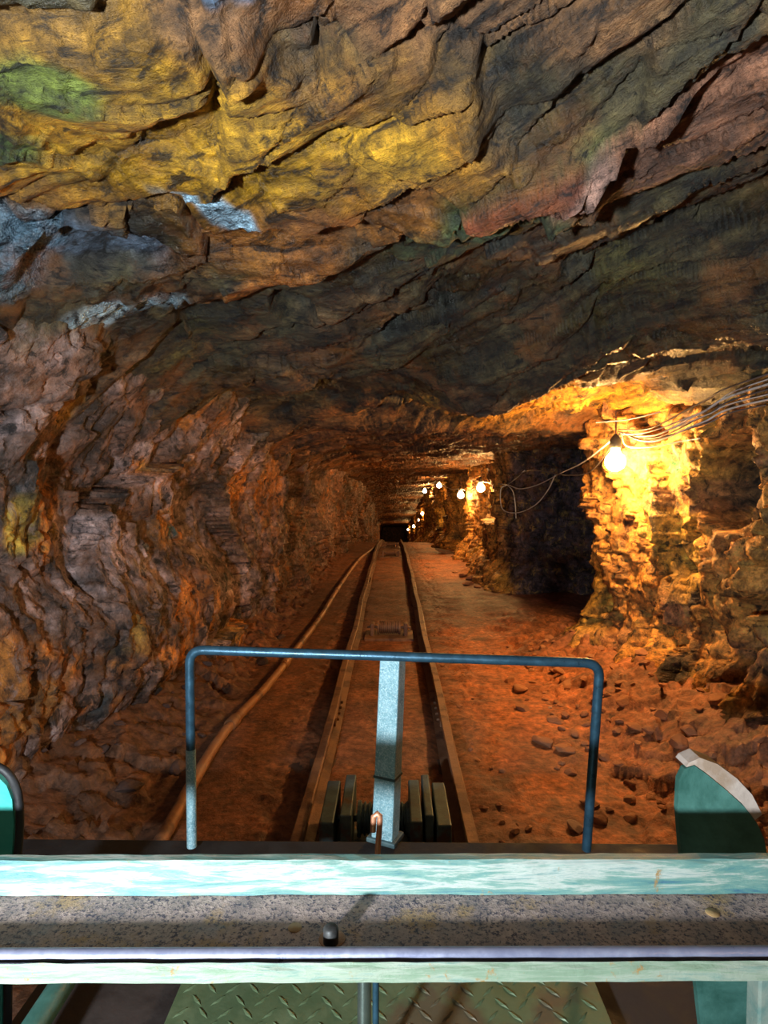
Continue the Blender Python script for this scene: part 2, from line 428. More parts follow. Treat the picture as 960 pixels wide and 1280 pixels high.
t1 = fbm(Yg * 1.5, Zg * 1.2, O, 5, 71); t2 = fbm(Yg * 3.5, Zg * 2.6, O, 5, 72); t3 = fbm(Yg * 2.2, Zg * 2.8, O, 5, 73)
c = np.zeros(X.shape + (3,)) + np.array((0.20, 0.115, 0.085))
c = mixc(c, (0.44, 0.31, 0.29), sm(0.02, 0.16, t3)); c = mixc(c, (0.05, 0.035, 0.03), sm(0.02, 0.22, -t3))
c = mixc(c, (0.52, 0.18, 0.025), sm(0.10, 0.2, t1 + 0.5 * t2)); c = mixc(c, (0.46, 0.26, 0.05), sm(0.2, 0.4, t2))
c = mixc(c, (0.05, 0.06, 0.065), sm(0.15, 0.35, -t2))
def ellw(y0, z0, ry, rz, amp=0.6):
    r = np.sqrt(((Yg - y0) / ry) ** 2 + ((Zg - z0) / rz) ** 2) + amp * t2 + 0.3 * t1
    return 1 - sm(0.75, 1.1, r)
c = mixc(c, (0.42, 0.28, 0.04), ellw(2.45, 1.15, 0.12, 0.12))
c = mixc(c, (0.45, 0.20, 0.04), ellw(2.35, 0.42, 0.22, 0.10))
c = mixc(c, (0.50, 0.20, 0.03), ellw(3.55, 1.05, 0.13, 0.13)); c = mixc(c, (0.50, 0.19, 0.03), ellw(4.0, 0.35, 0.12, 0.35))
c = mixc(c, (0.05, 0.16, 0.20), ellw(3.75, 1.02, 0.05, 0.05, 0.2)); c = mixc(c, (0.34, 0.24, 0.23), ellw(4.2, 0.85, 0.3, 0.45))
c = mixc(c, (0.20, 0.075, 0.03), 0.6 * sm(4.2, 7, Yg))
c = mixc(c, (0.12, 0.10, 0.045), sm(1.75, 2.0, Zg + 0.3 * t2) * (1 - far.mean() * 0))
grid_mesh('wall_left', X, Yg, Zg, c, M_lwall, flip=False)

# ---- right wall: a plan line with side cuttings, swept upwards
PL = [(2.25, -2.6), (2.10, 0.8), (1.92, 1.8), (1.82, 2.3), (1.80, 2.9), (1.82, 3.5), (1.80, 4.05), (1.58, 4.50), (1.72, 4.8), (2.7, 5.1), (3.5, 5.4), (3.5, 6.8), (2.7, 7.35), (1.75, 7.45), (1.47, 7.6),
      (1.47, 8.6), (1.64, 9.0), (1.66, 10.2), (1.47, 10.6), (1.47, 11.4), (1.8, 11.7), (2.7, 11.9), (2.7, 13.3), (1.8, 13.5),
      (1.42, 13.8), (1.42, 14.7), (1.7, 15.0), (2.4, 15.2), (2.4, 16.9), (1.7, 17.1), (1.42, 17.4), (1.42, 20), (1.8, 20.5), (1.8, 23), (1.45, 23.4), (1.5, 40), (1.4, 60)]
pp = catmull([(a, b, 0) for a, b in PL], 12)
path = [pp[0]]
for p in pp[1:]:
    L = (p - path[-1]).length
    stp = 0.011 if path[-1].y > 1.2 else 0.05
    stp = max(stp, 0.0045 * path[-1].y)
    if L < stp * 0.6: continue
    n = max(1, int(L / stp)); a = path[-1]
    for k in range(1, n + 1): path.append(a.lerp(p, k / n))
path = np.array([(p.x, p.y) for p in path])
sl = np.concatenate([[0], np.cumsum(np.hypot(*np.diff(path, axis=0).T))])
tg = np.gradient(path, axis=0); kk = np.ones(31) / 31
tg = np.stack([np.convolve(np.pad(tg[:, i], 15, 'edge'), kk, 'valid') for i in (0, 1)], -1)
tg /= np.linalg.norm(tg, axis=1)[:, None]; nr = np.stack([-tg[:, 1], tg[:, 0]], -1)   # towards the tunnel
zs = np.arange(-0.35, 2.4, 0.012)
Sg, Hg = np.meshgrid(sl, zs, indexing='ij'); O = np.zeros_like(Sg)
PX = np.repeat(path[:, 0:1], len(zs), 1); PY = np.repeat(path[:, 1:2], len(zs), 1)
NX = np.repeat(nr[:, 0:1], len(zs), 1); NY = np.repeat(nr[:, 1:2], len(zs), 1)
Zg = Hg + zfloor(PY)
wv = fbm(Sg * 0.9, Zg * 0.9, O, 3, 81)
f0, c0, e0 = facets(Sg * 1.3 + 0.5 * wv + Zg * 0.4, Zg * 1.0, 91, 1.0)
f1, c1, e1 = facets(Sg * 3.6 - Zg * 1.2 + wv, Zg * 2.3, 92, 1.0)
f2, c2, e2 = facets(Sg * 9 - Zg * 3 + wv, Zg * 5.5, 93, 1.0)
f3, c3, e3 = facets(Sg * 24, Zg * 15, 94, 1.0)
D = 0.085 * f0 + 0.07 * f1 + 0.034 * f2 + 0.010 * f3 + 0.06 * fbm(Sg * 1.6, Zg * 1.6, O, 5, 82) + 0.03 * fbm(Sg * 7, Zg * 5, O, 4, 83, True)
t1 = fbm(Sg * 1.5, Zg * 1.2, O, 5, 84); t2 = fbm(Sg * 3.5, Zg * 2.6, O, 5, 85); t3 = fbm(Sg * 2.2, Zg * 2.8, O, 5, 86)
def pocket(y0, z0, ry, rz, depth, ang=0):
    dy, dz = PY - y0, Zg - z0; ca, sa = math.cos(ang), math.sin(ang)
    r = np.sqrt(((dy * ca + dz * sa) / ry) ** 2 + ((-dy * sa + dz * ca) / rz) ** 2) + 0.30 * t2 + 0.15 * t1
    return -depth * (1 - sm(0.85, 1.02, r)) * (PX < 2.3)
D += pocket(3.25, 1.32, 0.33, 0.27, 0.50) + pocket(3.02, 0.38, 0.17, 0.40, 0.50, 0.25) + pocket(3.62, 0.98, 0.10, 0.13, 0.18, 0.6)
D += pocket(2.72, 0.82, 0.20, 0.17, 0.40) + pocket(3.75, 0.35, 0.22, 0.10, 0.15, 0.5) - pocket(2.66, 1.42, 0.08, 0.30, 0.12)
D += -0.055 + 0.08 * fbm(Sg * 2.6 + Zg, Zg * 2.2 - Sg, O, 4, 87, True)
D -= 0.45 * sm(1.72, 2.1, Zg + 0.2 * t1) * (PX < 2.4) * (PY < 4.4)
D *= 1 - 0.35 * np.exp(-((PY - 4.0) ** 2 + (Zg - 1.5) ** 2) / 0.1)
D += 0.25 * sm(0.5, 0.0, Hg)
D -= 0.035 * (1 - sm(0, 0.06, e1)) + 0.018 * (1 - sm(0, 0.10, e2))
X = PX + NX * D; Y = PY + NY * D
c = np.zeros(X.shape + (3,)) + np.array((0.58, 0.26, 0.05))
c = mixc(c, (0.62, 0.36, 0.05), sm(0.0, 0.25, t1)); c = mixc(c, (0.30, 0.14, 0.06), sm(0.0, 0.3, t3))
c = mixc(c, (0.08, 0.05, 0.03), sm(0.12, 0.35, -t2))
recess_shade = np.maximum(sm(1.9, 2.2, X), sm(1.40, 1.50, X) * (PY < 7.75)) * (PY > 4.95); c = mixc(c, (0.085, 0.055, 0.062), recess_shade)  # shade inside the side cuttings painted into the rock colour
hollow_shade = np.clip(-(pocket(3.25, 1.32, 0.33, 0.27, 1) + pocket(3.02, 0.38, 0.17, 0.40, 1, 0.25) + pocket(2.72, 0.82, 0.20, 0.17, 1)), 0, 1)
c = mixc(c, (0.05, 0.065, 0.05), hollow_shade * 0.9)  # hollows darkened in the rock colour to deepen their shade
nearR = 1 - sm(1.7, 2.4, PY); c = mixc(c, (0.17, 0.12, 0.07), nearR * 0.3)
r_ = np.sqrt(((PY - 3.85) / 0.11) ** 2 + ((Zg - 1.50) / 0.11) ** 2) + 0.4 * t2
c = mixc(c, (0.01, 0.22, 0.12), (1 - sm(0.7, 1.1, r_)) * (PX < 2.2))
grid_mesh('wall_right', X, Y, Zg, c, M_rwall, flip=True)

# ---- floor
ys = ysamples(1.2, 60, 0.013, 0.006); xs = np.concatenate([np.arange(-2.4, 2.3, 0.014), np.arange(2.3, 3.9, 0.06)])
Yg, Xg = np.meshgrid(ys, xs, indexing='ij'); O = np.zeros_like(Xg)
t1 = fbm(Xg * 1.3, Yg * 1.3, O, 4, 101); t2 = fbm(Xg * 4, Yg * 4, O, 5, 102)
edge = sm(-0.95, -1.7, Xg) * 0.30 + sm(0.95, 1.75, Xg) * 0.28 * (1 - 0.8 * sm(4.6, 5.2, Yg))
rough = np.clip(sm(-0.85, -1.1, Xg) + sm(0.75, 1.2, Xg + 0.25 * t1) * (1 - sm(5, 7, Yg)), 0, 1)
f1, c1, e1 = facets(Xg * 7, Yg * 7, 111, 0.8); f2, c2, e2 = facets(Xg * 17, Yg * 17, 112, 0.8)
band = np.exp(-((Xg - 0.50) / 0.14) ** 2) + np.exp(-((Xg + 0.48) / 0.1) ** 2)
Z = zfloor(Yg) + edge * (0.8 + 0.5 * t1) + 0.018 * t1 + 0.010 * t2 + rough * (0.030 * f1 + 0.014 * f2) + band * np.clip(0.008 * f2 + 0.006 * f1, -0.01, 0.02)
Z -= 0.020 * np.exp(-((Xg + 0.33) / 0.05) ** 2) + 0.020 * np.exp(-((Xg - 0.27) / 0.05) ** 2)
c = np.zeros(X.shape[:0] + Xg.shape + (3,)) + np.array((0.42, 0.135, 0.045))
c = mixc(c, (0.22, 0.08, 0.04), sm(0.0, 0.3, t1)); c = mixc(c, (0.13, 0.06, 0.035), sm(0.1, 0.35, t2) * 0.7)
c = mixc(c, (0.045, 0.032, 0.022), sm(-0.7, -1.0, Xg) * (1 - sm(3.5, 5, Yg)) * 0.9)  # wagon's shadow over the left ground painted into the earth colour
c = mixc(c, (0.20, 0.09, 0.05), sm(1.0, 1.4, Xg) * 0.5); c = mixc(c, (0.12, 0.05, 0.04), sm(5.4, 6.6, Yg) * (1 - sm(8.0, 9, Yg)) * 0.8); c = mixc(c, (0.16, 0.065, 0.03), sm(0.6, 0.35, Xg) * 0.75)  # the band past the first rib paints fading lamplight into the earth
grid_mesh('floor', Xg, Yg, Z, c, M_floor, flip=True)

# ---- rock face that ends the tunnel far away, and behind the wagon
for nm, yy in (('wall_far', 59.5),):
    u = np.linspace(-3, 4, 60); w = np.linspace(-7, 3, 80); U, V = np.meshgrid(u, w, indexing='ij')
    dd = 0.3 * fbm(U * 1.2, V * 1.2, U * 0, 4, 5)
    grid_mesh(nm, U, yy + dd, V, np.zeros(U.shape + (3,)) + np.array((0.2, 0.1, 0.05)), M_lwall)

# ------------------------------------------------------------------ track
M_rail = metal_mat('rusty_rail_steel', (0.20, 0.10, 0.055), (0.30, 0.17, 0.10), (0.12, 0.06, 0.04), 0.5, 0.3, 0.5, 18, 0.002)
M_pipe = metal_mat('rusty_pipe_steel', (0.36, 0.15, 0.06), (0.42, 0.22, 0.11), (0.15, 0.08, 0.05), 0.55, 0.2, 0.5, 9, 0.002)
M_wood = metal_mat('damp_sleeper_wood', (0.10, 0.055, 0.035), (0.16, 0.08, 0.045), (0.06, 0.035, 0.025), 0.5, 0, 0.8, 14, 0.004)
XL, XR = -0.325, 0.275
RAIL = [(-.045, 0), (.045, 0), (.045, .008), (.008, .016), (.007, .070), (.020, .078), (.022, .094), (.017, .100), (-.017, .100), (-.022, .094), (-.020, .078), (-.007, .070), (-.008, .016), (-.045, .008)]
def rail(x0, label, seed):
    rr = random.Random(seed); path = []
    y = -1.0
    while y < 58:
        wob = 0.004 * math.sin(y * 1.1 + seed) * min(1, max(0, (y - 1) / 3)) + 0.006 * math.sin(y * 2.7 + seed * 2) * min(1, y / 5 if y > 0 else 0)
        path.append((x0 + wob + 0.02 * max(0, min(1, (y - 10) / 8)) * math.sin(y * 0.35), y, float(zfloor(y)) - 0.004)); y += 0.25 if y < 12 else 0.6
    m = MB(); m.sweep(RAIL, path)
    o = m.build('railway_rail', M_rail); tag(o, label, 'rail', 'rails of the narrow track')
    for yy in (3.35, 8.2):
        p = min(path, key=lambda p: abs(p[1] - yy)); b = MB()
        for sx in (-1, 1):
            b.box((p[0] + sx * 0.014, yy, p[2] + 0.045), (0.012, 0.36, 0.045), bev=0.003)
            for k in range(4): b.tube([(p[0] + sx * 0.018, yy - 0.13 + k * 0.085, p[2] + 0.046), (p[0] + sx * 0.034, yy - 0.13 + k * 0.085, p[2] + 0.046)], 0.009, 6)
        b.build('fishplate', M_rail, o)
    return o
rail(XL, 'rusty left rail of the narrow track, the one nearer the loose pipe', 3)
rail(XR, 'rusty steel rail on the right side of the narrow track, beside the earth walkway', 5)
sl_ = MB(); sl_.box((0, 0, 0), (0.92, 0.16, 0.10), bev=0.008)
sleeper = None
y = 2.0; k = 0
while y < 22:
    if sleeper is None: o = sleeper = sl_.build('railway_sleeper', M_wood)
    else: o = copy_tree(sleeper)
    o.location = ((XL + XR) / 2 + random.uniform(-.02, .02), y, float(zfloor(y)) - 0.060 + random.uniform(-.004, .003) - (0.02 if y > 10.5 else 0)); o.rotation_euler = (0, 0, random.uniform(-.02, .02))
    tag(o, 'half-buried dark timber sleeper lying across under both rails', 'sleeper', 'sleepers under the narrow track'); y += 0.78; k += 1

# loose pipe along the left wall
pts = []
for (px, py) in [(176, 1092), (243, 975), (283, 912), (330, 862), (362, 822), (400, 772), (421, 738), (445, 704), (462, 686), (472, 674)]:
    p = WZ(px, py, 0.03); p.z = float(zfloor(p.y)) + 0.028 + (0.02 if p.x < -.9 else 0); pts.append(p)
pts[0:0] = [Vector((pts[0].x - 0.01, 0.6, 0.03))]
pm = MB(); pc = catmull(pts, 6)
for p in pc: p.z = float(zfloor(p.y)) + 0.03
pm.tube(pc, 0.026, 14)
pipe = pm.build('water_pipe', M_pipe); tag(pipe, 'rusty round pipe lying on the ground left of the track', 'pipe')
for (px, py) in ((290, 905), (355, 830), (421, 738)):
    q0 = WZ(px, py, 0.03); j = min(range(len(pc) - 1), key=lambda i: (pc[i] - q0).length)
    a, b = pc[j], pc[j + 1]; dirv = (b - a).normalized(); m = MB()
    m.tube([a - dirv * 0.05, a - dirv * 0.045, a + dirv * 0.045, a + dirv * 0.05], 0, 14, True, [0.030, 0.034, 0.034, 0.030])
    m.build('pipe_coupling', M_pipe, pipe)

# haulage-rope rollers between the rails
M_steel_dark = metal_mat('dark_blue_steel', (0.045, 0.085, 0.10), (0.10, 0.16, 0.17), (0.10, 0.06, 0.04), 0.6, 0.3, 0.5, 20, 0.001)
def roller(y, label, plates, mat, brk):
    zf = float(zfloor(y)); xc = (XL + XR) / 2 + (0.0)
    r = empty('rope_roller', (xc, y, zf)); tag(r, label, 'roller', 'rope rollers between the rails')
    b = MB(); b.box((0, 0, 0.006), (0.42, 0.30, 0.03), bev=0.004); b.build('base_plate', mat, r)
    prof = [(0.0, -0.10), (0.062, -0.10), (0.062, -0.088)]
    h = -0.085
    while h < 0.085:
        prof += [(0.050, h), (0.050, h + 0.006), (0.058, h + 0.010), (0.058, h + 0.014)]; h += 0.017
    prof += [(0.062, 0.088), (0.062, 0.10), (0.0, 0.10)]
    m = MB(); m.lathe(prof, (0, 0, 0.085), 20, 'x', False); m.build('drum', M_rail if not plates else mat, r)
    m = MB(); m.tube([(-0.19, 0, 0.085), (0.19, 0, 0.085)], 0.011, 10); m.build('axle', mat, r)
    if plates:
        for xx, wd, hh, yo in ((-0.200, 0.050, 0.135, 0.0), (-0.135, 0.040, 0.15, 0.02), (0.110, 0.042, 0.14, 0.0), (0.155, 0.030, 0.152, 0.02), (0.205, 0.050, 0.135, -0.01)):
            m = MB(); m.box((xx, yo, 0.018 + hh / 2), (wd, 0.30, hh), bev=0.005); m.build('side_block', brk, r)
    else:
        for sx in (-1, 1):
            m = MB(); m.box((sx * 0.145, 0, 0.07), (0.035, 0.10, 0.11), bev=0.006); m.build('bearing_block', brk, r)
    return r
roller(2.16, 'roller frame with upright blue-grey side blocks between the rails just past the wagon', True, M_steel_dark, M_steel_dark)
roller(5.2, 'rusty grooved rope roller between the rails, seen just above the blue guard bar', False, M_rail, M_rail)
roller(11.3, 'small far rope roller between the rails where the floor begins to fall', False, M_rail, M_rail)
roller(14.0, 'farthest rope roller, a tiny rusty block between the converging rails', False, M_rail, M_rail)

# ------------------------------------------------------------------ loose stones
stone_me = []
for k in range(7):
    import bmesh
    bm = bmesh.new(); bmesh.ops.create_icosphere(bm, subdivisions=3, radius=1.0)
    rr = random.Random(50 + k)
    planes = [(Vector((rr.gauss(0, 1), rr.gauss(0, 1), rr.gauss(0, 1))).normalized(), rr.uniform(0.5, 0.85)) for _ in range(11)]
    for v in bm.verts:
        for n_, d_ in planes:
            t = v.co.dot(n_)
            if t > d_: v.co -= n_ * (t - d_)
        v.co.x *= 1.25; v.co.z *= 0.62
        v.co *= 1 + rr.uniform(-.012, .012)
    me = bpy.data.meshes.new('stone'); bm.to_mesh(me); bm.free()
    stone_me.append(me)
def stone_mat(name, a, b):
    m, nt, bs = nodes(name); p = pos(nt)
    c = mix(nt, ramp(nt, noise(nt, p, 9, 5), [(0.35, 0.0), (0.65, 1.0)]), a, b)
    nt.links.new(c, bs.inputs['Base Color']); bs.inputs['Roughness'].default_value = 0.8
    nt.links.new(bump(nt, noise(nt, p, 50, 6, 0.7), 0.01, 0.8), bs.inputs['Normal']); return m
M_stone = stone_mat('orange_brown_stone', (0.48, 0.20, 0.09), (0.36, 0.17, 0.09))
M_pale = stone_mat('pale_stone', (0.50, 0.33, 0.25), (0.42, 0.25, 0.18))
M_darkst = stone_mat('dark_stone', (0.07, 0.045, 0.04), (0.14, 0.07, 0.05))
for me in stone_me: me.materials.append(M_stone)
def floor_h(x, y):
    e = 0.30 * float(sm(-0.95, -1.7, np.array(x))) + 0.28 * float(sm(0.95, 1.75, np.array(x))) * (1 - 0.8 * float(sm(4.6, 5.2, np.array(y))))
    return float(zfloor(y)) + e * 0.85
# look the true ground height up in the floor mesh
_fz, _fy, _fx = Z, ys, xs
def ground(x, y):
    i = int(np.clip(np.searchsorted(_fy, y), 0, len(_fy) - 1)); j = int(np.clip(np.searchsorted(_fx, x), 0, len(_fx) - 1)); return float(_fz[i, j])
PLACED = []
def stone(x, y, r, label, group=None, mat=None, name='rubble_stone', flat=1.0):
    me = random.choice(stone_me)
    if group:
        if any((x - a) ** 2 + (y - b) ** 2 < ((r + c_) * 1.25) ** 2 for a, b, c_ in PLACED): return None
        PLACED.append((x, y, r))
    if mat: me = me.copy(); me.materials.clear(); me.materials.append(mat)
    o = bpy.data.objects.new(name, me); COL.objects.link(o)
    o.scale = (r * random.uniform(.8, 1.2), r * random.uniform(.8, 1.2), r * flat * random.uniform(.8, 1.1))
    o.rotation_euler = (random.uniform(-.3, .3), random.uniform(-.3, .3), random.uniform(0, 6.28))
    o.location = (x, y, ground(x, y) + r * 0.22 * flat)
    return tag(o, label, 'stone', group)
for k in range(260):
    y = random.uniform(2.3, 4.9); x = random.gauss(1.22, 0.24)
    if x > 1.75 or x < 0.75: x = random.uniform(0.95, 1.55)
    stone(x, y, random.choice((0.018, 0.025, 0.03, 0.04, 0.055)), 'broken orange-brown stone in the rubble bank at the foot of the right wall', 'rubble stones along the right wall')
for k in range(40):
    y = random.uniform(1.9, 5.5); x = random.gauss(0.43, 0.05)
    stone(x, y, random.choice((0.010, 0.014, 0.02)), 'small stone beside the outer edge of the right rail', 'small stones beside the right rail')
for k in range(36):
    y = random.uniform(2.3, 6.0); x = random.uniform(-1.5, -0.9)
    stone(x, y, random.choice((0.015, 0.025, 0.035, 0.05)), 'dull brown stone on the dark ground at the foot of the left wall', 'stones along the left wall', M_darkst)
for k in range(34):
    y = random.uniform(7.4, 9.4); x = random.uniform(0.95, 1.5)
    stone(x, y, random.choice((0.03, 0.05, 0.07, 0.09)), 'jagged stone fallen at the foot of the second right-hand rock rib', 'stones below the second rib')
p = WZ(718, 1030, 0.02); stone(p.x, p.y, 0.034, 'single pale pink stone on the earth walkway near the wagon', None, M_pale, 'pale_stone')
p = WZ(688, 880, 0.02); stone(p.x, p.y, 0.014, 'tiny pale chip alone in the middle of the orange walkway', None, M_pale, 'pale_stone')
p = WZ(600, 712, 0.05); o = stone(p.x, 8.3, 0.24, 'large flat dark slab lying at the walkway edge before the second rib', None, M_darkst, 'rock_slab', 0.45)
p = WZ(560, 680, 0.05); o = stone(1.15, 12.2, 0.26, 'flat dark slab farther along, below the third rib', None, M_darkst, 'rock_slab', 0.4)

# ------------------------------------------------------------------ lamps and cables
M_bulb = emit_mat('glowing_bulb', (1.0, 0.53, 0.17), 660.0)
M_bulb_rear = emit_mat('glowing_bulb_dim', (1.0, 0.56, 0.24), 130.0)
M_bulb_far = emit_mat('glowing_bulb_far', (1.0, 0.53, 0.17), 400.0)
M_black = metal_mat('black_bakelite', (0.02, 0.02, 0.02), (0.04, 0.04, 0.04), (0.05, 0.04, 0.03), 0.9, 0, 0.5, 30, 0.0005)
M_cable = metal_mat('pale_cable_sheath', (0.75, 0.72, 0.68), (0.6, 0.55, 0.5), (0.20, 0.15, 0.12), 0.7, 0, 0.45, 15, 0.0005)
M_cable2 = metal_mat('dark_cable_sheath', (0.10, 0.09, 0.09), (0.16, 0.13, 0.12), (0.1, 0.07, 0.05), 0.7, 0, 0.45, 15, 0.0005)
def lamp(loc, up, label, mat, r=0.038, cord_mat=None):
    t = empty('pendant_lamp', loc); tag(t, label, 'lamp', 'bare bulbs strung along the right wall')
    prof = []
    for k in range(13):
        a = -PI / 2 + k * PI / 15
        prof.append((max(0.0005, r * math.cos(a)), r * math.sin(a)))
    prof += [(r * 0.45, r * 1.05), (r * 0.40, r * 1.35)]
    m = MB(); m.lathe(prof, (0, 0, 0), 16); m.build('bulb', mat, t)
    m = MB(); m.lathe([(0.0, r * 1.30), (r * 0.50, r * 1.30), (r * 0.56, r * 1.5), (r * 0.56, r * 2.2), (r * 0.3, r * 2.6), (r * 0.12, r * 2.8), (0, r * 2.8)], (0, 0, 0), 14); m.build('socket', M_black, t)
    m = MB(); m.tube([(0, 0, r * 2.7), (0.004, 0, (up + r * 2.7) / 2), (0, 0.003, up)], 0.004, 6); m.build('cord', M_cable2, t)
    return t
LAMPS = [((769, 577), 4.00, 0.30, 'bare bulb on the right at the first rock rib, the largest and brightest lamp'),
         ((601, 610), 8.9, 0.34, 'second bare bulb, hanging in front of the second dark cutting'),
         ((576, 619), 10.9, 0.36, 'third bare bulb, the lowest of the four small lamps in a row'),
         ((549, 607), 15.8, 0.22, 'fourth bare bulb, the highest of the four small lamps in a row'),
         ((531, 614), 20.0, 0.30, 'fifth bare bulb, at the left end of the row of four small lamps'),
         ((528, 642), 26.0, 0.3, 'first and highest bulb of the string sloping down the far tunnel'),
         ((524, 650), 31.0, 0.3, 'second bulb down the string in the far tunnel'),
         ((517, 658), 37.0, 0.3, 'third bulb down the string in the far tunnel'),
         ((510, 662), 46.0, 0.3, 'last and lowest bulb of the string in the far tunnel')]
LP = []
for (pp_, d, up, lab) in LAMPS:
    P_ = W(pp_[0], pp_[1], d); LP.append(P_)
    lamp(P_, up, lab, M_bulb if d < 5 else M_bulb_far, 0.065 if d < 5 else 0.060)
lamp((1.25, -0.75, 1.95), 0.3, 'bare bulb over the wagon behind the viewer', M_bulb_rear, 0.040)

def cable(pts, r, label, mat=M_cable, grp=None, sub=8):
    m = MB(); m.tube(catmull(pts, sub), r, 7); o = m.build('electric_cable', mat); return tag(o, label, 'cable', grp)
top1 = LP[0] + Vector((0, 0, 0.16))
hookp = top1 + Vector((0.03, -0.02, 0.03))
rnd_ = random.Random(4)
G = 'cables running along the right wall towards the first lamp'
for k in range(7):
    e = W(965, 466 + k * 6.5, 2.55 + 0.03 * k); b = W(880 + rnd_.uniform(-8, 8), 506 + k * 4.0 + rnd_.uniform(-3, 3), 3.05); c_ = W(815 + rnd_.uniform(-6, 6), 537 + k * 2.5 + rnd_.uniform(-3, 3), 3.55)
    st = Vector((2.0, 0.6, e.z + 0.12 - 0.03 * k))
    cable([st, e, b, c_, hookp + Vector((rnd_.uniform(-.02, .02), rnd_.uniform(-.05, .05), rnd_.uniform(-.02, .02)))], (0.0045, 0.0035, 0.006, 0.004, 0.0035, 0.005, 0.004)[k],
          'thin pale cable in the sagging bundle between the right wall and the first lamp', M_cable if k % 3 else M_cable2, G)
cable([hookp, W(783, 557, 3.95), W(810, 559, 3.7), W(850, 552, 3.4), W(874, 548, 3.2)], 0.0045, 'short loose cable end curling right of the first lamp, below the bundle', M_cable)
cable([W(745, 528, 3.9), W(786, 524, 3.75), W(825, 515, 3.5)], 0.004, 'short straight cable above the bundle, right of the first lamp', M_cable)
tie = W(634, 606, 7.45)
cable([hookp, W(730, 577, 4.7), W(700, 592, 5.6), W(672, 606, 6.5), W(650, 611, 7.0), tie, W(615, 604, 8.6), LP[1] + Vector((0, 0, .1))], 0.006, 'pale cable sagging gently from the first lamp across the dark cutting to the second')
cable([hookp, W(740, 588, 4.6), W(712, 594, 5.2), W(696, 592, 5.7), W(672, 588, 6.2), W(655, 590, 6.8), tie], 0.0045, 'twisted dark cable strung above the pale one across the first cutting', M_cable2)
cable([W(694, 594, 5.8), W(684, 614, 6.1), W(668, 632, 6.5), W(646, 641, 7.0), W(628, 636, 7.4), W(626, 612, 7.5), tie], 0.006, 'pale cable drooping in the lowest loop across the first dark cutting')
cable([W(645, 648, 7.2), W(644, 630, 7.2), W(641, 614, 7.25), tie], 0.006, 'pale cable end hanging straight down the edge of the second rib')
cable([W(656, 588, 7.1), W(646, 597, 7.25), tie], 0.007, 'short stiff pale cable rising right from the tie on the second rib')
for a in range(1, 4):
    A, B = LP[a] + Vector((0, 0, 0.12)), LP[a + 1] + Vector((0, 0, 0.12))
    nm = ('second', 'third', 'fourth', 'fifth')
    for sgn in (0,):
        cable([A, A.lerp(B, 0.33) - Vector((0, 0, .08)), A.lerp(B, 0.66) - Vector((0, 0, .07)), B], 0.008, 'pale cable slung between the %s and %s bulbs' % (nm[a - 1], nm[a]))
for a in range(5, 8):
    A, B = LP[a] + Vector((0, 0, 0.14)), LP[a + 1] + Vector((0, 0, 0.14))
    cable([A, A.lerp(B, 0.5) - Vector((0, 0, .1)), B], 0.010, 'cable joining the bulbs of the far sloping string', M_cable2, 'cables of the far string')
m = MB(); hk = LP[0] + Vector((0.0, 0.0, 0.13))
m.tube([hk + Vector((0, 0, .20)), hk + Vector((0, 0, .05)), hk + Vector((.02, 0, .02)), hk + Vector((.045, 0, .03)), hk + Vector((.045, 0, .06))], 0.005, 8)
tag(m.build('cable_hook', M_rail), 'small rusty hook from the roof that carries the cables above the first lamp', 'hook')

# ------------------------------------------------------------------ wagon
M_teal = metal_mat('worn_pale_teal_paint', (0.13, 0.25, 0.23), (0.33, 0.37, 0.31), (0.22, 0.13, 0.05), 0.72, 0.0, 0.40, 9, 0.001, 0.6)
M_tealdk = metal_mat('dark_green_paint', (0.03, 0.105, 0.085), (0.07, 0.20, 0.17), (0.20, 0.18, 0.10), 0.75, 0.0, 0.45, 9, 0.001, 0.5)
M_tealbr = metal_mat('bright_teal_paint', (0.05, 0.42, 0.38), (0.08, 0.50, 0.44), (0.20, 0.14, 0.06), 0.8, 0.0, 0.4, 9, 0.001, 0.5)
M_web = metal_mat('rust_speckled_steel', (0.30, 0.23, 0.22), (0.52, 0.40, 0.36), (0.40, 0.27, 0.15), 0.60, 0.1, 0.6, 38, 0.002, 0.5, (0.06, 0.055, 0.09))
M_blue = metal_mat('blue_grey_tube', (0.035, 0.09, 0.14), (0.05, 0.13, 0.20), (0.08, 0.09, 0.10), 0.8, 0.55, 0.32, 30, 0.0005)
M_frost = metal_mat('speckled_blue_steel', (0.20, 0.42, 0.50), (0.34, 0.58, 0.66), (0.10, 0.25, 0.32), 0.7, 0.2, 0.35, 40, 0.003, 0.8, (0.55, 0.75, 0.80))
M_chrome = metal_mat('polished_steel', (0.35, 0.40, 0.45), (0.45, 0.50, 0.55), (0.2, 0.22, 0.25), 0.9, 0.95, 0.18, 20, 0.0002)
M_copper = metal_mat('copper_red_rod', (0.55, 0.22, 0.12), (0.60, 0.30, 0.18), (0.2, 0.10, 0.06), 0.7, 0.5, 0.35, 30, 0.0004)
M_tread = metal_mat('green_tread_plate', (0.10, 0.15, 0.075), (0.14, 0.19, 0.10), (0.12, 0.10, 0.06), 0.6, 0.2, 0.5, 14, 0.0008)
M_darkfl = metal_mat('dark_brown_steel', (0.030, 0.022, 0.020), (0.045, 0.032, 0.028), (0.05, 0.03, 0.02), 0.6, 0.1, 0.7, 12, 0.001)
M_rubber = metal_mat('black_rubber', (0.012, 0.012, 0.014), (0.02, 0.02, 0.022), (0.03, 0.025, 0.02), 0.9, 0, 0.6, 20, 0.0005)

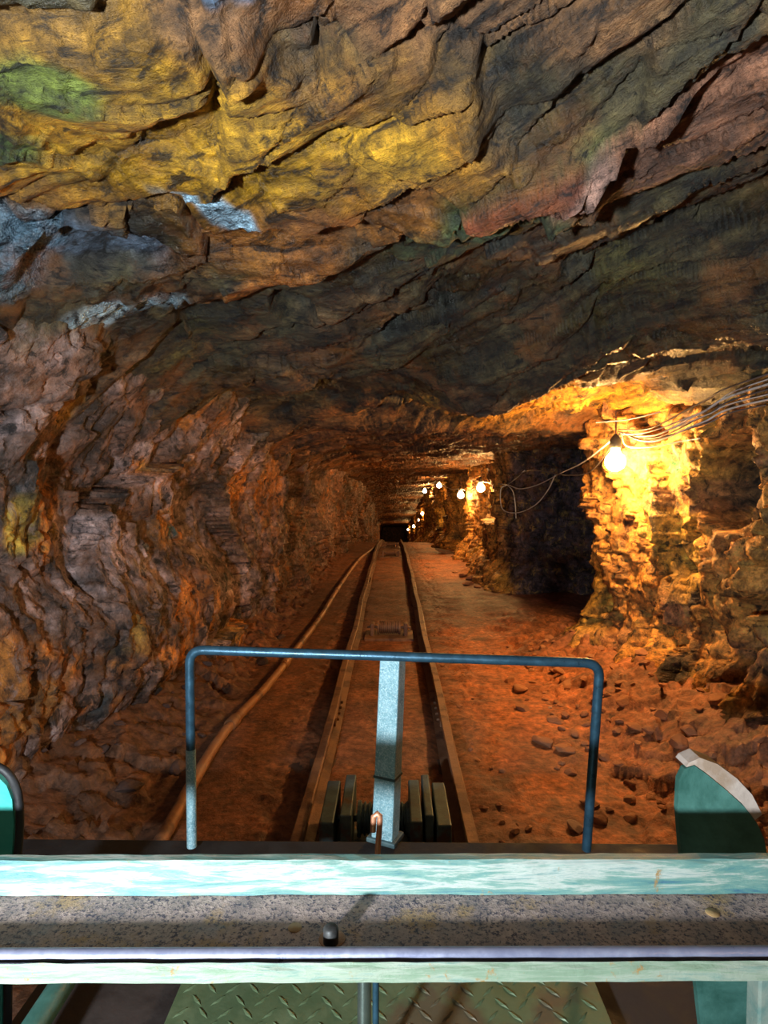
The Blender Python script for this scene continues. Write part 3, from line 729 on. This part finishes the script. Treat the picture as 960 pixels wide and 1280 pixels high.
def beam_paint(name, stops, rust_at):
    m, nt, bs = nodes(name); p = pos(nt, (4, 45, 45), obj=True); p2 = pos(nt, obj=True)
    a = noise(nt, p, 1.6, 9, 0.72, 0.5); b = noise(nt, p2, 26, 8, 0.75, 0.4)
    c = ramp(nt, a, stops); c = mix(nt, ramp(nt, b, [(rust_at, 0.0), (rust_at + 0.06, 1.0)]), c, (0.30, 0.19, 0.07))
    nt.links.new(c, bs.inputs['Base Color']); nt.links.new(ramp(nt, a, [(0.3, 0.3), (0.7, 0.6)]), bs.inputs['Roughness'])
    nt.links.new(bump(nt, b, 0.002, 0.7, bump(nt, a, 0.002, 0.8)), bs.inputs['Normal']); return m
M_paintfar = beam_paint('chipped_teal_paint', [(0.30, (0.03, 0.10, 0.20)), (0.42, (0.10, 0.24, 0.23)), (0.50, (0.17, 0.30, 0.26)), (0.57, (0.42, 0.46, 0.42)), (0.66, (0.12, 0.25, 0.24)), (0.74, (0.22, 0.16, 0.12))], 0.62)
M_paintnear = beam_paint('chipped_pale_green_paint', [(0.30, (0.16, 0.22, 0.15)), (0.44, (0.19, 0.27, 0.19)), (0.54, (0.29, 0.34, 0.27)), (0.62, (0.16, 0.26, 0.22)), (0.72, (0.36, 0.26, 0.11))], 0.58)
wag = empty('mine_wagon', (0, 0.7, 0.0)); tag(wag, 'teal and rusty steel man-riding mine wagon with crossbeam and blue guard loop, in the foreground', 'wagon')
def wp(o): o.location = Vector(o.location) - Vector((0, 0.7, 0)); return o
FZ = CAM_Z - 0.85            # deck height
# crossbeam: channel lying on its back, rotated a hair
bx_y = 0.66; ang = math.radians(1.0)
def beam_part(name, mat, prof, parent, x0=-0.72, x1=0.72, seg=60, jag=0.0, seed=1):
    rr = random.Random(seed); m = MB(); n = len(prof); vs = []
    for i in range(seg + 1):
        x = x0 + (x1 - x0) * i / seg
        for (yy, zz) in prof:
            vs.append((x, yy - bx_y + rr.uniform(-jag, jag), zz + rr.uniform(-jag, jag) * 0.5))
    fs = []
    for i in range(seg):
        for k in range(n):
            k2 = (k + 1) % n; fs.append((i * n + k, i * n + k2, (i + 1) * n + k2, (i + 1) * n + k))
    m.add(vs, fs); m.add(vs[:n], [tuple(range(n))]); m.add(vs[-n:], [tuple(reversed(range(n)))])
    o = m.build(name, mat, parent); return o
bm_root = empty('crossbeam', (0, bx_y - 0.7, 0), ang, wag)
ZB = CAM_Z - 0.50
def by(py, z): return WZ(480, py, z).y
fw, nb, nf = by(1119, ZB), by(1228, ZB - 0.006), by(1200, ZB + 0.012)
ft = by(1076, ZB + 0.04)
beam_part('web', M_web, [(nb + .001, ZB - 0.006), (fw + 0.02, ZB - 0.006), (fw + 0.02, ZB), (nb + .001, ZB)], bm_root, seg=4)
f_ = beam_part('flange', M_paintfar, [(fw, ZB + 0.0005), (fw + 0.021, ZB + 0.0005), (ft + 0.020, ZB + 0.034), (ft + 0.014, ZB + 0.040), (ft + 0.002, ZB + 0.040), (ft - 0.001, ZB + 0.036)], bm_root, jag=0.0009, seed=2)
f_['label'] = 'far pale teal lip of the crossbeam with chipped top edge'
f_ = beam_part('flange', M_paintnear, [(nb, ZB - 0.006), (nf, ZB + 0.0005), (nf, ZB + 0.010), (nf - 0.003, ZB + 0.012), (nb + 0.003, ZB + 0.010), (nb, ZB + 0.007)], bm_root, jag=0.0007, seed=3)
f_['label'] = 'near pale green lip of the crossbeam'
ry = by(1191, ZB + 0.010)
m = MB(); m.tube([(-0.72, ry - bx_y, ZB + 0.0085), (0.72, ry - bx_y, ZB + 0.0085)], 0.0068, 14); o = m.build('rod', metal_mat('violet_grey_rod', (0.26, 0.28, 0.42), (0.34, 0.36, 0.5), (0.1, 0.09, 0.1), 0.85, 0.5, 0.35, 30, 0.0003), bm_root); o['label'] = 'long thin blue-grey rod lying in the channel'
p = WZ(413, 1180, ZB)
m = MB(); m.lathe([(0, 0), (0.0085, 0), (0.0085, 0.016), (0.006, 0.019), (0, 0.019)], (p.x, p.y - bx_y + 0.003, ZB), 14); o = m.build('bolt', M_black, bm_root); o['label'] = 'short dark stub in a ring of orange rust'
m = MB(); m.lathe([(0, 0), (0.015, 0), (0.014, 0.0008), (0, 0.001)], (p.x + 0.001, p.y - bx_y + 0.009, ZB), 18); m.build('rust_ring', metal_mat('orange_rust', (0.45, 0.24, 0.12), (0.36, 0.25, 0.18), (0.3, 0.2, 0.15), 0.7, 0, 0.8, 60), bm_root)
for (px, py) in ((369, 1158), (895, 1146)):
    p = WZ(px, py, ZB); m = MB(); m.lathe([(0, 0), (0.008, 0), (0.0075, 0.0007), (0, 0.0008)], (p.x, p.y - bx_y, ZB), 16); m.build('rivet', metal_mat('ochre_rivet', (0.42, 0.26, 0.11), (0.38, 0.28, 0.14), (0.4, 0.2, 0.1), 0.7, 0, 0.6, 30), bm_root)

# guard loop
A = W(240, 1068, 1.385); Bp = W(237, 812, 1.375); Cp = W(750, 829, 1.330); Dp = W(733, 1070, 1.385)
A.z = FZ; Dp.z = FZ
r_c = 0.035
def corner(P0, P1, P2, r, n=7):
    a = (P0 - P1).normalized(); b = (P2 - P1).normalized(); out = []
    for k in range(n + 1):
        t = k / n; out.append((P1 + a * r) * (1 - t) ** 2 + P1 * 2 * t * (1 - t) + (P1 + b * r) * t * t)
    return out
Bc, Cc = Vector(Bp), Vector(Cp)
pts = [A, A.lerp(Bc, 0.3), A.lerp(Bc, 0.6)] + corner(A, Bc, Cc, r_c) + [Bc.lerp(Cc, 0.33), Bc.lerp(Cc, 0.66)] + corner(Bc, Cc, Dp, r_c) + [Cc.lerp(Dp, 0.4), Cc.lerp(Dp, 0.7), Dp]
m = MB(); m.tube(pts, 0.0108, 16); loop = wp(m.build('guard_loop', M_blue, wag)); loop['label'] = 'bent blue steel tube guard loop'
m = MB(); m.tube([A, A.lerp(Bc, 0.22), A.lerp(Bc, 0.50)], 0.0116, 16); o = m.build('sleeve', M_frost, loop); o['label'] = 'speckled grey lower part of the left leg'
# central post: angle-section upright behind the loop
pb = W(480, 1060, 1.44); ptp = W(491, 822, 1.40)
def post_poly(P, w, dpt, a):
    e = Vector((math.cos(a), math.sin(a), 0)); g = Vector((-math.sin(a), math.cos(a), 0))
    return [P - e * w / 2, P + e * w / 2, P + e * w / 2 + g * dpt, P - e * w / 2 + g * dpt]
a_ = math.radians(-24)
q0 = post_poly(Vector((pb.x - 0.006, 1.40, FZ)), 0.055, 0.045, a_); q1 = post_poly(Vector((ptp.x - 0.008, 1.385, ptp.z)), 0.050, 0.042, a_)
m = MB(); m.add(q0 + q1, [(0, 1, 5, 4), (1, 2, 6, 5), (2, 3, 7, 6), (3, 0, 4, 7), (0, 3, 2, 1), (4, 5, 6, 7)])
post = wp(m.build('post', M_frost, wag)); post['label'] = 'pale blue speckled steel post carrying the guard loop'
bv = post.modifiers.new('bevel', 'BEVEL'); bv.width = 0.003; bv.segments = 2
m = MB(); c0_ = (q0[0] + q0[1] + q0[2] + q0[3]) / 4; c1_ = (q1[0] + q1[1] + q1[2] + q1[3]) / 4
t_ = 0.36; cc_ = c0_.lerp(c1_, t_); m.box(cc_, (0.0565, 0.0475, 0.006), rot=(0, 0, a_), bev=0.001); m.build('weld_band', M_steel_dark, post)
m = MB()
for zz in (FZ + 0.02,):
    m.box((c0_.x, c0_.y + 0.0, zz - 0.014), (0.075, 0.06, 0.012), rot=(0, 0, a_), bev=0.003)
m.build('foot_plate', M_steel_dark, post)

# deck
YD0, YD1 = -0.45, 1.44
def deck_x(px, py): return WZ(px, py, FZ)
l0, r0 = deck_x(205, 1280), deck_x(765, 1280)
m = MB(); m.box(((l0.x + r0.x) / 2, (YD0 + 1.33) / 2, FZ - 0.004), (r0.x - l0.x, 1.33 - YD0, 0.010), bev=0.001)
row = 0; yy = 0.55
while yy < 1.31:
    xx = l0.x + 0.02 + (0.018 if row % 2 else 0); kx = 0
    while xx < r0.x - 0.015:
        aa = math.radians(45 if (kx + row) % 2 == 0 else -45); e = Vector((math.cos(aa), math.sin(aa), 0)); g = Vector((-math.sin(aa), math.cos(aa), 0)); Pn = Vector((xx, yy, FZ + 0.001))
        vs = [Pn - e * 0.015, Pn - g * 0.0035, Pn + e * 0.015, Pn + g * 0.0035, Pn - e * 0.008 + Vector((0, 0, .0022)), Pn + e * 0.008 + Vector((0, 0, .0022))]
        m.add(vs, [(0, 1, 4), (1, 5, 4), (1, 2, 5), (2, 3, 5), (3, 4, 5), (3, 0, 4)])
        xx += 0.036; kx += 1
    yy += 0.024; row += 1
dk = wp(m.build('tread_plate', M_tread, wag)); dk['label'] = 'green tread plate with raised diagonal bars'
m = MB(); m.box(((r0.x + 0.60) / 2 + 0.002, (YD0 + 1.30) / 2, FZ - 0.03), (0.60 - r0.x - 0.004, 1.30 - YD0, 0.02)); wp(m.build('side_floor', M_darkfl, wag))
m = MB(); m.box(((l0.x - 0.62) / 2 - 0.002, (YD0 + 1.30) / 2, FZ - 0.03), (0.62 + l0.x - 0.004, 1.30 - YD0, 0.02)); wp(m.build('side_floor', M_darkfl, wag))
m = MB(); m.box((-0.01, 1.385, FZ - 0.05), (1.80, 0.09, 0.08), bev=0.006); wp(m.build('front_frame_shade', metal_mat('shade_black_steel', (0.008, 0.007, 0.008), (0.014, 0.012, 0.012), (0.02, 0.012, 0.01), 0.8, 0, 0.8, 12), wag))  # frame widened and blackened to stand in for shade beyond the crossbeam
for sx in (-0.26, 0.21):
    m = MB(); m.box((sx, 0.42, FZ - 0.13), (0.06, 1.75, 0.10), bev=0.005); wp(m.build('chassis_rail', M_darkfl, wag))
for yy in (0.1, 1.0):
    for sx in (XL, XR):
        m = MB(); s_ = 1 if sx > 0 else -1
        m.lathe([(0, -0.045 * s_), (0.11, -0.045 * s_), (0.122, -0.042 * s_), (0.122, -0.032 * s_), (0.105, -0.026 * s_), (0.102, 0.03 * s_), (0, 0.03 * s_)][::1], (sx, yy, 0.203), 28, 'x'); wp(m.build('wheel', M_rail, wag))
    m = MB(); m.tube([(XL, yy, 0.20), (XR, yy, 0.20)], 0.02, 12); wp(m.build('axle', M_rail, wag))
# legs under the crossbeam
for sx in (-0.62, 0.66):
    m = MB(); m.box((sx, 0.66, (FZ - 0.02 + ZB - 0.012) / 2), (0.05, 0.05, ZB - 0.012 - FZ + 0.02), bev=0.004); wp(m.build('beam_leg', M_teal, wag))

# levers rising from the deck
c0 = WZ(455, 1262, FZ + 0.25)
m = MB(); cx = W(456, 1250, 0.70); m.tube([(cx.x - 0.002, 0.70, FZ + 0.001), (cx.x, 0.70, ZB - 0.013)], 0.0085, 16); o = wp(m.build('column', M_chrome, wag)); o['label'] = 'bright round steel column under the crossbeam'
lb = W(470, 1268, 0.86); lt = W(475, 1030, 0.86)
lt = W(475, 1024, 0.845); lm = W(471, 1078, 0.835)
m = MB(); m.tube([(lb.x, 0.835, FZ + 0.001), (lm.x - 0.001, 0.835, lm.z)], 0.0048, 10); lev = wp(m.build('lever', M_blue, wag))
m = MB(); m.tube([(lm.x, 0.835, lm.z - 0.004), lt, lt + Vector((0.0, 0, 0.004)), lt + Vector((-0.004, 0, 0.008)), lt + Vector((-0.009, 0, 0.004)), lt + Vector((-0.010, 0, -0.018))], 0.0042, 10)
o = m.build('hook_end', M_copper, lev); o['label'] = 'copper coloured hooked top of the lever'

# right side plate
def plate(pxs, d, th, name, mat, lab=None, rim=None, rimw=0.03):
    P_ = [W(a, b, d) for a, b in pxs]; poly = [(q.x, q.z) for q in P_]
    m = MB(); m.prism(poly, d, d + th); o = wp(m.build(name, mat, wag))
    if lab: o['label'] = lab
    return o, poly
rp, poly = plate([(878, 1300), (862, 1160), (851, 1062), (847, 1010), (849, 975), (856, 961), (868, 957), (885, 969), (908, 988), (930, 1008), (947, 1030), (955, 1048), (958, 1062), (954, 1160), (942, 1300)], 0.90, 0.012,
                 'side_plate', M_tealdk, 'dark green curved side plate behind the crossbeam on the right')
m = MB(); ev = [(858, 959), (868, 956), (885, 968), (908, 987), (928, 1005), (944, 1025)]
off = [(4, -5), (8, -8), (13, -12), (14, -13), (13, -11), (10, -6)]
pr = [(W(a, b, 0.90), W(a + c_, b + d_, 0.90)) for (a, b), (c_, d_) in zip(ev, off)]
vs = []
for q, q2 in pr: vs += [(q.x, 0.900, q.z), (q2.x, 0.902, q2.z), (q2.x, 0.935, q2.z), (q.x, 0.935, q.z)]
fs = []
for i in range(len(pr) - 1):
    for k in range(4): fs.append((i * 4 + k, i * 4 + (k + 1) % 4, (i + 1) * 4 + (k + 1) % 4, (i + 1) * 4 + k))
fs += [(0, 1, 2, 3), tuple(len(vs) - 4 + k for k in (3, 2, 1, 0))]
m.add(vs, fs); o = m.build('top_rim', metal_mat('dusty_pale_rim', (0.46, 0.38, 0.33), (0.55, 0.46, 0.40), (0.35, 0.25, 0.18), 0.7, 0, 0.6, 20), rp); o['label'] = 'pale dusty top edge'
m = MB(); q = W(952, 1265, 0.80); m.box((q.x, 0.80, (FZ + ZB) / 2 - 0.01), (0.026, 0.03, ZB - FZ - 0.012), bev=0.003); o = wp(m.build('upright', M_teal, wag))
# left side plate with rubber edge
lp, poly = plate([(-60, 1300), (-60, 960), (-22, 964), (-4, 970), (8, 982), (15, 1000), (17, 1030), (14, 1078), (4, 1180), (2, 1300)], 0.90, 0.014, 'side_plate', M_tealbr, 'bright teal rounded side plate at the left edge')
ring = [W(a, b, 0.90) for a, b in ((-70, 955), (-24, 957), (-2, 962), (12, 975), (20, 996), (22.5, 1030), (19, 1080), (9, 1180), (7, 1300))]
m = MB(); m.tube(catmull([Vector((q.x, 0.905, q.z)) for q in ring], 5), 0.0062, 10); o = m.build('rubber_edging', M_rubber, lp); o['label'] = 'black rubber edging'
# diagonal brace seen below on the left
a1, a2 = W(72, 1228, 1.0), W(10, 1320, 0.92)
a1 = WZ(84, 1220, FZ + 0.04); a2 = WZ(20, 1320, FZ + 0.04); dv = (a2 - a1)
m = MB(); m.tube([a1 - dv * 0.6, a1, a2, a2 + dv * 0.5], 0.020, 12); o = wp(m.build('brace_tube', M_tealdk, wag))

# ------------------------------------------------------------------ light of the wagon behind the viewer
ld = bpy.data.lights.new('wagon_headlight', 'AREA'); ld.shape = 'DISK'; ld.size = 0.10; ld.energy = 73; ld.color = (0.86, 0.95, 1.0); ld.spread = math.radians(175)
lo = bpy.data.objects.new('wagon_headlight', ld); COL.objects.link(lo); lo.location = (-0.62, -0.40, CAM_Z - 0.24)
lo.rotation_euler = Euler((math.radians(121), 0, math.radians(-10)), 'XYZ')

# ------------------------------------------------------------------ world, colour management
w = bpy.data.worlds.new('world'); C.world = w; w.use_nodes = True
bg = w.node_tree.nodes['Background']; bg.inputs[0].default_value = (0.35, 0.5, 0.8, 1); bg.inputs[1].default_value = 0.012
C.view_settings.view_transform = 'Standard'; C.view_settings.look = 'None'; C.view_settings.exposure = 0.0; C.view_settings.gamma = 1.0
C.view_settings.use_curve_mapping = False
C.cycles.use_denoising = True
C.cycles.max_bounces = 4; C.cycles.diffuse_bounces = 1; C.cycles.glossy_bounces = 2
C.cycles.sample_clamp_indirect = 6.0; C.cycles.sample_clamp_direct = 0
